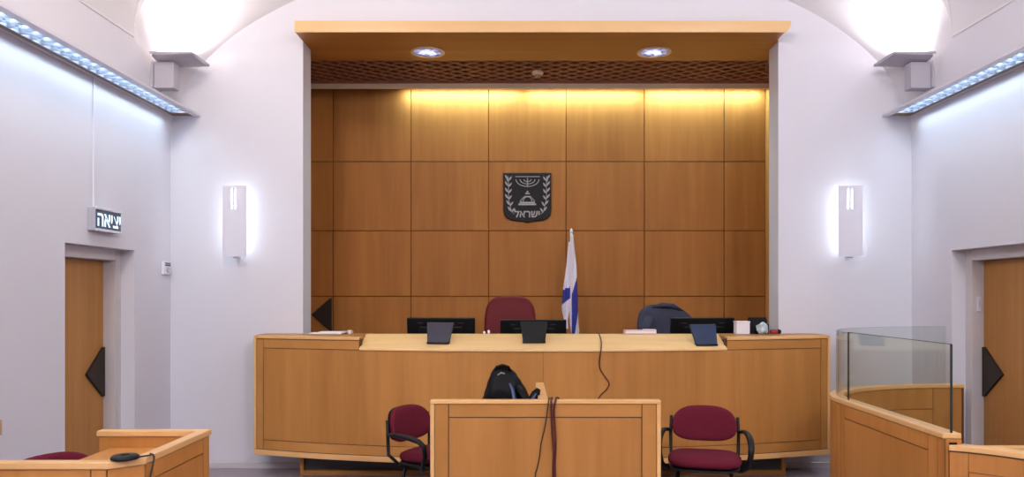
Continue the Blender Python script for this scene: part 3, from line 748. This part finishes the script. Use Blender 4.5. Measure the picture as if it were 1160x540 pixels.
# ---------------------------------------------------------------- burgundy armchairs
def arm_chair(label):
    t = thing('arm_chair', (0, 0, 0), label, 'chair', 'burgundy armchairs in the well', world=False)
    def fb(p): return Vector((p.x, .215+.9*p.x*p.x*-1+.05+p.z+.18*p.y, .69+p.y))
    mb = MB(); mb.cushion(.455, .25, .055, 3.0, 40, lambda p: fb(Vector((p.x*(1-.12*max(0, (p.y)/.13)), p.y, p.z)))); mb.build('backrest', M['plum'], t, smooth=True)
    mb = MB(); mb.cushion(.436, .236, .02, 3.2, 32, lambda p: fb(Vector((p.x*(1-.12*max(0, (p.y)/.13)), p.y, p.z)))+Vector((0, .032, 0))); mb.build('back_shell', M['black'], t, smooth=True)
    mb = MB(); mb.cushion(.49, .47, .075, 4, 40, lambda p: Vector((p.x*(1-.1*(p.y/.235) if p.y > 0 else 1), p.y-.02, .495+p.z-.12*p.y*p.y+.02*(-p.y)))); mb.build('seat', M['plum'], t, smooth=True)
    mb = MB(); mb.cushion(.47, .45, .03, 4, 28, lambda p: Vector((p.x, p.y-.02, .447+p.z))); mb.build('seat_pan', M['black'], t, smooth=True)
    for s in (-1, 1):
        mb = MB(); mb.tube([(s*.225, .15, .44), (s*.236, .235, .5), (s*.238, .24, .62), (s*.232, .25, .74)], .012, 8); mb.build('back_upright', M['black'], t, smooth=True)
        mb = MB(); mb.tube([(s*.235, .225, .635), (s*.268, .20, .648), (s*.285, .13, .652), (s*.296, .02, .648), (s*.302, -.08, .632), (s*.303, -.125, .60), (s*.300, -.13, .54), (s*.285, -.10, .462), (s*.25, -.06, .425), (s*.2, -.04, .42)], [.014, .017, .02, .022, .022, .021, .02, .018, .016, .014], 10, .8); mb.build('armrest', M['black'], t, smooth=True)
    for sx in (-1, 1):
        for sy in (-1, 1):
            mb = MB(); mb.tube([(sx*.17, sy*.15-.02, .43), (sx*.21, sy*.2-.02, .2), (sx*.225, sy*.22-.02, .0)], .013, 8); mb.build('leg', M['black'], t, smooth=True)
    return t
ac = arm_chair('burgundy armchair with black arms facing forward, right of the clerk desk')
put(ac, (798-VX)*5.36/F, 5.36, 0, math.radians(-13))
ac2 = dup(ac, (-.60, 5.50, 0), math.radians(60), 'burgundy armchair turned sideways, left of the clerk desk')
ac3 = dup(ac, (-2.105, 3.72, 0), math.radians(60), 'burgundy armchair peeking above the wooden box at lower left')

ac3.scale = (1, 1, 1.015)
# ---------------------------------------------------------------- wooden witness box, lower left
WZ = .90
wb = thing('witness_box', (-2.2, 3.75, 0), 'low wooden enclosure with pale top rails at lower left', 'enclosure')
pth = polyline([(-3.05, 3.335), (-1.775, 3.335), (-1.662, 3.43), (-1.662, 4.14)])     # outward = right-hand side
L1 = 1.275; L2 = L1+math.hypot(.113, .095); L3 = pth.length
line = lambda a, b: polyline([a, b])
pf, pc, ps = line((-3.05, 3.335), (-1.775, 3.335)), line((-1.775, 3.335), (-1.662, 3.43)), line((-1.662, 3.43), (-1.662, 4.14))
pr = line((-1.662, 4.14), (-2.225, 4.14))
def wall_unit(p, L, nm, ins=.07, top=WZ, mat='orange', parent=wb, n=1, framed_=True):
    mb = MB(); mb.slab(p, 0, L, .0, top-.03, -.04, -.003, n); mb.build(nm+'_core', M['groove'], parent)
    if framed_:
        mb = cut_panel(p, 0, L, 0, 0, -.003, [(ins, L-ins, .1, top-.03-ins)], n); mb.build(nm, M[mat], parent)
        mb = cut_panel(p, 0, L, 0, 0, -.003, [(.002, ins, .0, top-.03), (L-ins, L-.002, 0, top-.03), (ins, L-ins, top-.03-ins, top-.03), (ins, L-ins, 0, .1)], n, gap=.006); mb.build(nm+'_frame', M[mat], parent)
    else:
        mb = MB(); mb.slab(p, 0.001, L-.001, .0, top-.03, -.003, .003, n); mb.build(nm, M[mat], parent)
wall_unit(pf, pf.length, 'front_panel'); wall_unit(pc, pc.length, 'corner_panel', framed_=False); wall_unit(ps, ps.length, 'side_panel', .08)
mb = MB(); mb.box(-2.225, -1.665, 4.10, 4.14, 0, WZ-.03); mb.build('rear_panel', M['orange'], wb)
mb = MB()
q = [(-3.05, 3.32), (-1.77, 3.32), (-1.652, 3.422), (-1.652, 4.15), (-2.235, 4.15), (-2.235, 4.09), (-1.71, 4.09), (-1.71, 3.44), (-1.80, 3.38), (-3.05, 3.38)]
def prism(mb, pts, z0, z1): mb.hexa([(a, b, z0) for a, b in pts], [(a, b, z1) for a, b in pts])
prism(mb, q, WZ-.03, WZ); mb.build('top_rail', M['cap'], wb, bevel=.004)
mb = MB(); mb.box(-2.165, -1.705, 3.45, 4.095, .785, .81); mb.build('desktop', M['orange'], wb, bevel=.003)
p = at(143.5, 519, 3.40)
pk = thing('round_microphone_base', (p.x, 3.40, WZ+.001), 'flat black round device on the corner of the left enclosure', 'device')
mb = MB(); mb.lathe([(.05, WZ+.001), (.058, WZ+.005), (.058, WZ+.014), (.05, WZ+.020), (.01, WZ+.022)], (p.x, 3.385, 0), 32); mb.build('body', M['black'], pk, smooth=True)
mb = MB(); mb.lathe([(.018, WZ+.020), (.018, WZ+.025), (.006, WZ+.026)], (p.x, 3.385, 0), 20); mb.build('button', M['black'], pk)
cable([(p.x+.05, 3.40, WZ+.008), (p.x+.08, 3.45, WZ+.006), (-1.655, 3.47, WZ+.008), (-1.640, 3.475, WZ-.01), (-1.645, 3.45, WZ-.09), (-1.65, 3.44, WZ-.2), (-1.65, 3.45, WZ-.5), (-1.648, 3.46, .01)], .0038, M['cableblack'], 'thin black cable trailing down the left enclosure corner')

# ---------------------------------------------------------------- dock with glass, right
DX, DYN, DYC, DYFAR, DXC, DZT = 2.250, 4.13, 5.50, 6.45, 3.44, .88
dpts = [(XR-.012, DYFAR), (DXC+.02, DYFAR)]
for k in range(25):
    th_ = PI/2*(1-k/24); dpts.append((DXC-(DXC-DX)*math.cos(th_), DYC+(DYFAR-DYC)*math.sin(th_)))
dpts += [(DX, DYN)]
dp = polyline(dpts); DL = dp.length; UC = DL-(DYC-DYN)     # UC: where the straight side begins
dk = thing('prisoners_dock', (2.9, 5.4, 0), 'curved wooden dock enclosure below the glass screen', 'dock')
mb = MB(); mb.slab(dp, 0, DL, 0, DZT-.03, -.08, -.004, 70); mb.build('wall_core', M['groove'], dk)
ua, ub = UC+.10, DL-.16
for rc in ((.03, UC-.02, .0, DZT-.03), (UC-.02, UC+.04, 0, DZT-.03), (ub+.10, DL-.002, 0, DZT-.03)):
    mb = cut_panel(dp, 0, DL, 0, 0, -.004, [rc], 60); mb.build('outer_panel', M['orange'], dk)
mb = cut_panel(dp, 0, DL, 0, 0, -.004, [(ua, ub, .12, DZT-.12)], 12); mb.build('side_panel', M['orange'], dk)
mb = cut_panel(dp, 0, DL, 0, 0, -.004, [(UC+.04, ua, 0, DZT-.03), (ub, ub+.10, 0, DZT-.03), (ua, ub, DZT-.12, DZT-.03), (ua, ub, 0, .12)], 12, gap=.006); mb.build('side_frame', M['orange'], dk)
mb = cut_panel(dp, 0, DL, 0, 0, -.086, [(.02, .26, 0, DZT-.03), (.26, UC-.2, DZT-.20, DZT-.03), (.26, UC-.2, .05, DZT-.20), (UC-.2, DL-.01, 0, DZT-.03)], 60, gap=.007); mb.build('inner_panel', M['bench'], dk)
mb = MB(); mb.slab(dp, 0.001, DL, DZT-.029, DZT, -.094, .008, 70); mb.build('top_rail', M['cap'], dk, bevel=.004)
mb = MB(); mb.box(DX+.005, DX+.085, DYN-.016, DYN-.001, .0, DZT-.03); mb.build('end_post', M['orange'], dk)
mb = MB(); mb.box(DX+.018, DX+.058, DYN-.02, DYN-.0165, DZT-.10, DZT-.045); mb.build('latch_slot', M['black'], dk)
gs = thing('glass_screen', (2.6, 5.4, DZT), 'clear glass screen standing on the curved dock rail', 'glass screen')
GZ = 1.352
mb = MB(); mb.slab(dp, UC+.07, DL-.01, DZT+.001, GZ, -.048, -.038, 2); mb.build('glass_pane', M['glass'], gs)
mb = MB(); mb.slab(dp, .13, UC+.055, DZT+.001, GZ, -.048, -.038, 60); mb.build('glass_pane', M['glass'], gs)
mb = MB(); mb.slab(dp, DL-.010, DL-.006, DZT+.001, GZ, -.049, -.037, 1); mb.build('polished_edge', M['glassedge'], gs)
mb = MB(); mb.slab(dp, UC+.055, UC+.07, DZT+.001, GZ, -.047, -.039, 1); mb.build('joint', M['glassedge'], gs)
mb = MB(); mb.slab(dp, UC+.07, DL-.01, GZ+.0002, GZ+.0035, -.048, -.038, 1); mb.build('polished_edge', M['glassedge'], gs)
mb = MB(); mb.slab(dp, .13, UC+.055, GZ+.0002, GZ+.002, -.048, -.038, 60); mb.build('polished_edge', M['refl'], gs)

# low curved desk in front of the dock, lower right
SZ = .824
sd = thing('low_curved_desk', (2.7, 3.9, 0), 'low wooden box with curved front beside the dock', 'desk')
spts = [(2.262, 4.105), (2.31, 4.085), (2.37, 4.045), (2.44, 3.985), (2.52, 3.89), (2.60, 3.78), (2.66, 3.66), (2.70, 3.52)]
sp = polyline(spts); SL = sp.length
spf = lambda u: (sp(u)[0], sp(u)[1])
mb = MB(); mb.slab(spf, 0, SL, 0, SZ-.03, -.05, -.004, 20); mb.build('core', M['groove'], sd)
mb = cut_panel(spf, 0, SL, 0, 0, -.004, [(.09, SL-.09, .1, SZ-.135)], 24); mb.build('front_panel', M['orange'], sd)
mb = cut_panel(spf, 0, SL, 0, 0, -.004, [(.002, .09, 0, SZ-.037), (SL-.09, SL-.002, 0, SZ-.037), (.09, SL-.09, SZ-.135, SZ-.037), (.09, SL-.09, 0, .1)], 24, gap=.003); mb.build('front_frame', M['orange'], sd)
mb = MB(); mb.slab(spf, 0, SL, SZ-.03, SZ, -.07, .006, 24); mb.build('top_rail', M['cap'], sd, bevel=.004)
mb = MB(); mb.box(2.42, 3.6, 4.05, 4.085, 0, SZ-.03); mb.build('rear_panel', M['orange'], sd)
mb = MB(); mb.box(2.40, 3.6, 4.035, 4.10, SZ-.03, SZ-.001); mb.build('rear_rail', M['cap'], sd, bevel=.003)

# ---------------------------------------------------------------- wall lights and other fittings
def sconce(cx, lab):
    z0, z1 = 1.62+42.5*7.14/F, 1.62+123*7.14/F
    cx = cx; w = .109
    t = thing('wall_sconce', (cx, 7.2, z0), lab, 'wall light', 'flat wall sconces')
    ya, yb_ = 7.135, 7.145
    mb = MB(); zs_ = z1-.215; zt2 = z1-.022; xo = -.006
    mb.box(cx-w, cx+w, ya, yb_, z0, zs_); mb.box(cx-w, cx+w, ya, yb_, zt2, z1)
    mb.box(cx-w, cx-.026+xo, ya, yb_, zs_, zt2); mb.box(cx+.026+xo, cx+w, ya, yb_, zs_, zt2); mb.box(cx-.008+xo, cx+.008+xo, ya, yb_, zs_, zt2)
    mb.build('shade', M['white'], t)
    mb = MB(); mb.box(cx-.06, cx+.06, 7.225, 7.238, z0+.02, z1-.02); mb.build('backplate', M['white'], t, bevel=.003)
    mb = MB(); mb.box(cx-.02, cx+.03, 7.15, 7.225, z0-.012, z0+.004); mb.build('bottom_cap', M['grey'], t, bevel=.003)
    for k in (-.045, .045):
        mb = MB(); mb.tube([(cx+k, 7.185, z0+.03), (cx+k, 7.185, z1-.03)], .012, 10); mb.build('tube', M['tube_sconce'], t, smooth=True)
    for zz_ in (z0+.1, z1-.3):
        mb = MB(); mb.box(cx-.012, cx+.012, 7.146, 7.225, zz_, zz_+.02); mb.build('bracket', M['white'], t)
sconce((265.5-VX)*7.14/F, 'flat white wall sconce left of the recess'); sconce((963.5-VX)*7.14/F, 'flat white wall sconce right of the recess')

def uplight(X, s, lab, col, power):
    """X wall plane, s direction into the room"""
    Y = 6.92; zb, zt3 = 3.44, 3.79
    def mx(a): return X+s*a
    t = thing('wall_uplight', (X, Y, zb), lab, 'wall light', 'wall uplights in the front corners')
    def bx_(mb, a, b, y0, y1, z0, z1): 
        x0, x1 = sorted((mx(a), mx(b))); mb.box(x0, x1, y0, y1, z0, z1)
    mb = MB(); bx_(mb, .0, .025, Y-.09, Y+.09, zb, zt3); mb.build('wall_plate', M['grey'], t, bevel=.002)
    mb = MB(); bx_(mb, .026, .20, Y-.06, Y+.06, zb-.0, 3.672); mb.build('bracket', M['grey'], t, bevel=.004)
    # tray with convex underside
    mb = MB(); prof_ = [(-.19, .0), (-.185, -.012), (-.11, -.026), (0, -.032), (.11, -.026), (.185, -.012), (.19, 0)]
    rs = []
    for a, k in ((.05, .8), (.09, 1), (.40, 1), (.415, .98)):
        rs.append([Vector((mx(a), Y+y_*k, 3.705+z_*(1 if a < .4 else .4))) for y_, z_ in prof_]+[Vector((mx(a), Y+y_*k*.95, 3.705+z_*(1 if a < .4 else .4)+.006)) for y_, z_ in prof_[::-1]])
    mb.rings(rs); mb.build('tray', M['grey'], t)
    mb = MB(); bx_(mb, .05, .415, Y-.193, Y-.187, 3.702, 3.722); bx_(mb, .05, .415, Y+.187, Y+.193, 3.702, 3.722); bx_(mb, .409, .415, Y-.187, Y+.187, 3.70, 3.722); mb.build('rim', M['grey'], t)
    mb = MB(); x0, x1 = sorted((mx(.14), mx(.34))); mb.tube([(x0, Y, 3.698), (x1, Y, 3.698)], .009, 10); mb.build('bulb', M['bulb'], t, smooth=True)
    ld = bpy.data.lights.new('uplight_lamp', 'AREA'); ld.shape = 'RECTANGLE'; ld.size = .26; ld.size_y = .2; ld.energy = power; ld.color = col; ld.spread = math.radians(112)
    lo = bpy.data.objects.new('uplight_lamp', ld); COL.objects.link(lo); lo.location = (mx(.23), Y, 3.716); lo.rotation_euler = (PI, 0, 0)
uplight(XL, 1, 'grey wall uplight with flat tray in the left front corner', (1, .90, .82), 11)
uplight(XR, -1, 'grey wall uplight with flat tray in the right front corner', (1, .96, .97), 8)

def trough(X, s, lab, power):
    Y0, Y1 = -1.0, 7.20; Z0 = 3.27
    t = thing('louvre_trough_light', (X+s*.14, 4, Z0), lab, 'trough light', 'louvred trough lights along the side walls')
    def bx_(mb, a, b, y0, y1, z0, z1):
        x0, x1 = sorted((X+s*a, X+s*b)); mb.box(x0, x1, y0, y1, z0, z1)
    mb = MB(); bx_(mb, .225, .285, Y0, Y1+.03, Z0, Z0+.014); mb.build('outer_rail', M['white'], t, bevel=.002)
    mb = MB(); bx_(mb, .038, .078, Y0, Y1, Z0, Z0+.015); mb.build('inner_rail', M['brown'], t, bevel=.002)
    mb = MB(); bx_(mb, .001, .036, Y0, Y1, Z0+.004, Z0+.03); mb.build('wall_strip', M['frame'], t)
    # cover sloping up from the outer rail to the wall
    mb = MB(); rs = []
    for y_ in (Y0, Y1+.02): rs.append([(X+s*.284, y_, Z0+.0145), (X+s*.284, y_, Z0+.019), (X+s*.002, y_, Z0+.125), (X+s*.002, y_, Z0+.118)])
    mb.rings(rs); mb.build('housing', M['white'], t)
    mb = MB(); bx_(mb, .08, .224, Y1-.12, Y1, Z0, Z0+.012); mb.build('end_cap', M['brown'], t)
    mb = MB(); yv = Y0
    while yv < Y1-.13:
        x0, x1 = X+s*.08, X+s*.224
        for (ua, va), (ub_, vb) in ((((x0, yv), (x1, yv+.05))), (((x1, yv+.056), (x0, yv+.106)))):
            a = [(ua, va, Z0+.002), (ub_, vb, Z0+.002), (ub_, vb+.005, Z0+.002), (ua, va+.005, Z0+.002)]
            b = [(ua, va-.004, Z0+.034), (ub_, vb-.004, Z0+.032), (ub_, vb+.009, Z0+.032), (ua, va+.009, Z0+.034)]
            mb.hexa(a, b)
        yv += .112
    mb.build('louver', M['louvre'], t)
    mb = MB()
    for a, b in ((.079, .083), (.2215, .2255), (.150, .153)): bx_(mb, a, b, Y0, Y1-.13, Z0+.002, Z0+.033)
    mb.build('louver_rail', M['louvre'], t)
    for k in range(5):
        mb = MB(); ya = Y0+.1+k*1.6; mb.tube([(X+s*.115, ya, Z0+.062), (X+s*.115, ya+1.5, Z0+.062)], .011, 10); mb.build('tube', M['tube_cool'], t, smooth=True)
    ld = bpy.data.lights.new('trough_lamp', 'AREA'); ld.shape = 'RECTANGLE'; ld.size = .06; ld.size_y = Y1-Y0-.2; ld.energy = power; ld.color = (.66, .86, 1)
    lo = bpy.data.objects.new('trough_lamp', ld); COL.objects.link(lo); lo.location = (X+s*.155, (Y0+Y1)/2, Z0+.046)
trough(XL, 1, 'long louvred trough light along the left wall', 62); trough(XR, -1, 'long louvred trough light along the right wall', 62)

# exit sign, its conduit, thermostat
sx0 = XL+.001; sx1 = XL+.066
es = thing('exit_sign', (XL+.03, 6.04, 2.099), 'boxed exit sign with lettering above the left door', 'sign')
mb = MB(); mb.box(sx0, sx1-.006, 5.85, 6.226, 2.102, 2.28); mb.build('housing', M['grey'], es, bevel=.004)
mb = MB(); mb.box(sx1-.006, sx1, 5.86, 6.216, 2.118, 2.262); mb.build('face', M['signface'], es)
mb = MB(); mb.box(sx1-.006, sx1+.008, 5.85, 6.226, 2.262, 2.283); mb.box(sx1-.006, sx1+.008, 5.85, 6.226, 2.099, 2.118); mb.build('bezel', M['white'], es, bevel=.003)
me = text_mesh('\u05d4\u05d0\u05d9\u05e6\u05d9', .155, .001); me.materials.append(M['signtext'])
o = bpy.data.objects.new('lettering', me); COL.objects.link(o); o.parent = es
o.location = (sx1+.002-(XL+.03), 6.038-6.04, 2.187-2.099); o.rotation_euler = (PI/2, 0, PI/2)
mb = MB(); yq = 5.926; mb.box(XL+.001, XL+.012, yq-.008, yq+.008, 2.284, 3.272)
tag(mb.build('conduit', M['white'], bevel=.002), 'thin white conduit from the left trough down to the exit sign', 'conduit')
th = thing('thermostat', (XL, 7.12, 1.80), 'small white thermostat near the left front corner', 'thermostat')
mb = MB(); mb.box(XL+.001, XL+.03, 7.05, 7.19, 1.80, 1.92); mb.build('housing', M['white'], th, bevel=.005)
mb = MB(); mb.box(XL+.0302, XL+.0325, 7.07, 7.17, 1.897, 1.907); mb.box(XL+.0302, XL+.0325, 7.07, 7.17, 1.878, 1.890); mb.build('display', M['slate'], th)
mb = MB(); mb.lathe([(.026, .0302), (.024, .04), (.01, .041)], (XL, 7.12, 1.843), 16, 'X'); mb.build('dial', M['grey'], th)
mb = MB(); mb.box(XL+.001, XL+.022, 4.80, 4.86, .74, .835)
t = tag(mb.build('wall_socket', M['tan'], bevel=.003), 'small tan box on the left wall at knee height', 'wall box')
mb = MB(); mb.box(XL+.022, XL+.025, 4.81, 4.85, .76, .815); mb.build('cover', M['tan'], t, bevel=.001)

# ---------------------------------------------------------------- unseen fill lights: assumed further uplights, plus areas added to brighten the front
def area(loc, rot, sx, sy, e, col):
    ld = bpy.data.lights.new('room_fill', 'AREA'); ld.shape = 'RECTANGLE'; ld.size = sx; ld.size_y = sy; ld.energy = e; ld.color = col
    lo = bpy.data.objects.new('room_fill', ld); COL.objects.link(lo); lo.location = loc; lo.rotation_euler = rot
for yq in (2.6, -1.6):
    for X, s in ((XL, 1), (XR, -1)): area((X+s*.3, yq, 3.75), (PI, 0, 0), .3, .2, 75, (1, .95, .92))
def aim(loc, to, sx, sy, e, col):
    d = (Vector(to)-Vector(loc)).to_track_quat('-Z', 'Y').to_euler(); area(loc, d, sx, sy, e, col)
for X in (-1.9, 2.3): aim((X, -1.6, 4.35), (.2, 8.5, 2.0), 1.0, .5, 86, (1, .96, .94))  # added frontal fill that brightens the bench and recess wall
aim((-1.9, 4.2, 4.55), (-2.2, 7.2, 4.0), .5, .3, 24, (1, .88, .74)); aim((2.3, 4.2, 4.55), (2.6, 7.2, 4.0), .5, .3, 11, (1, .97, .97))  # added unseen fill washing the top of the front wall, stronger on the left
w = bpy.data.worlds.new('world'); sc.world = w; w.use_nodes = True
w.node_tree.nodes['Background'].inputs[0].default_value = (.5, .5, .55, 1); w.node_tree.nodes['Background'].inputs[1].default_value = .05

# ---------------------------------------------------------------- camera
cam = bpy.data.cameras.new('camera'); co = bpy.data.objects.new('camera', cam); COL.objects.link(co)
co.location = (0, 0, CAMZ); co.rotation_euler = (PI/2, 0, 0)
cam.sensor_fit = 'HORIZONTAL'; cam.sensor_width = 36; cam.lens = 36*F/1160
cam.shift_x = (580-VX)/1160; cam.shift_y = (VY-270)/1160; cam.clip_start = .05
sc.camera = co
sc.view_settings.view_transform = 'Standard'; sc.view_settings.look = 'None'; sc.view_settings.gamma = 1; sc.view_settings.exposure = .55
sc.view_settings.use_curve_mapping = False
sc.cycles.use_denoising = True; sc.cycles.max_bounces = 10; sc.cycles.diffuse_bounces = 6; sc.cycles.transparent_max_bounces = 12
for o in list(bpy.data.objects):
    for k in ('worldbuilt', 'base'):
        if k in o: del o[k]
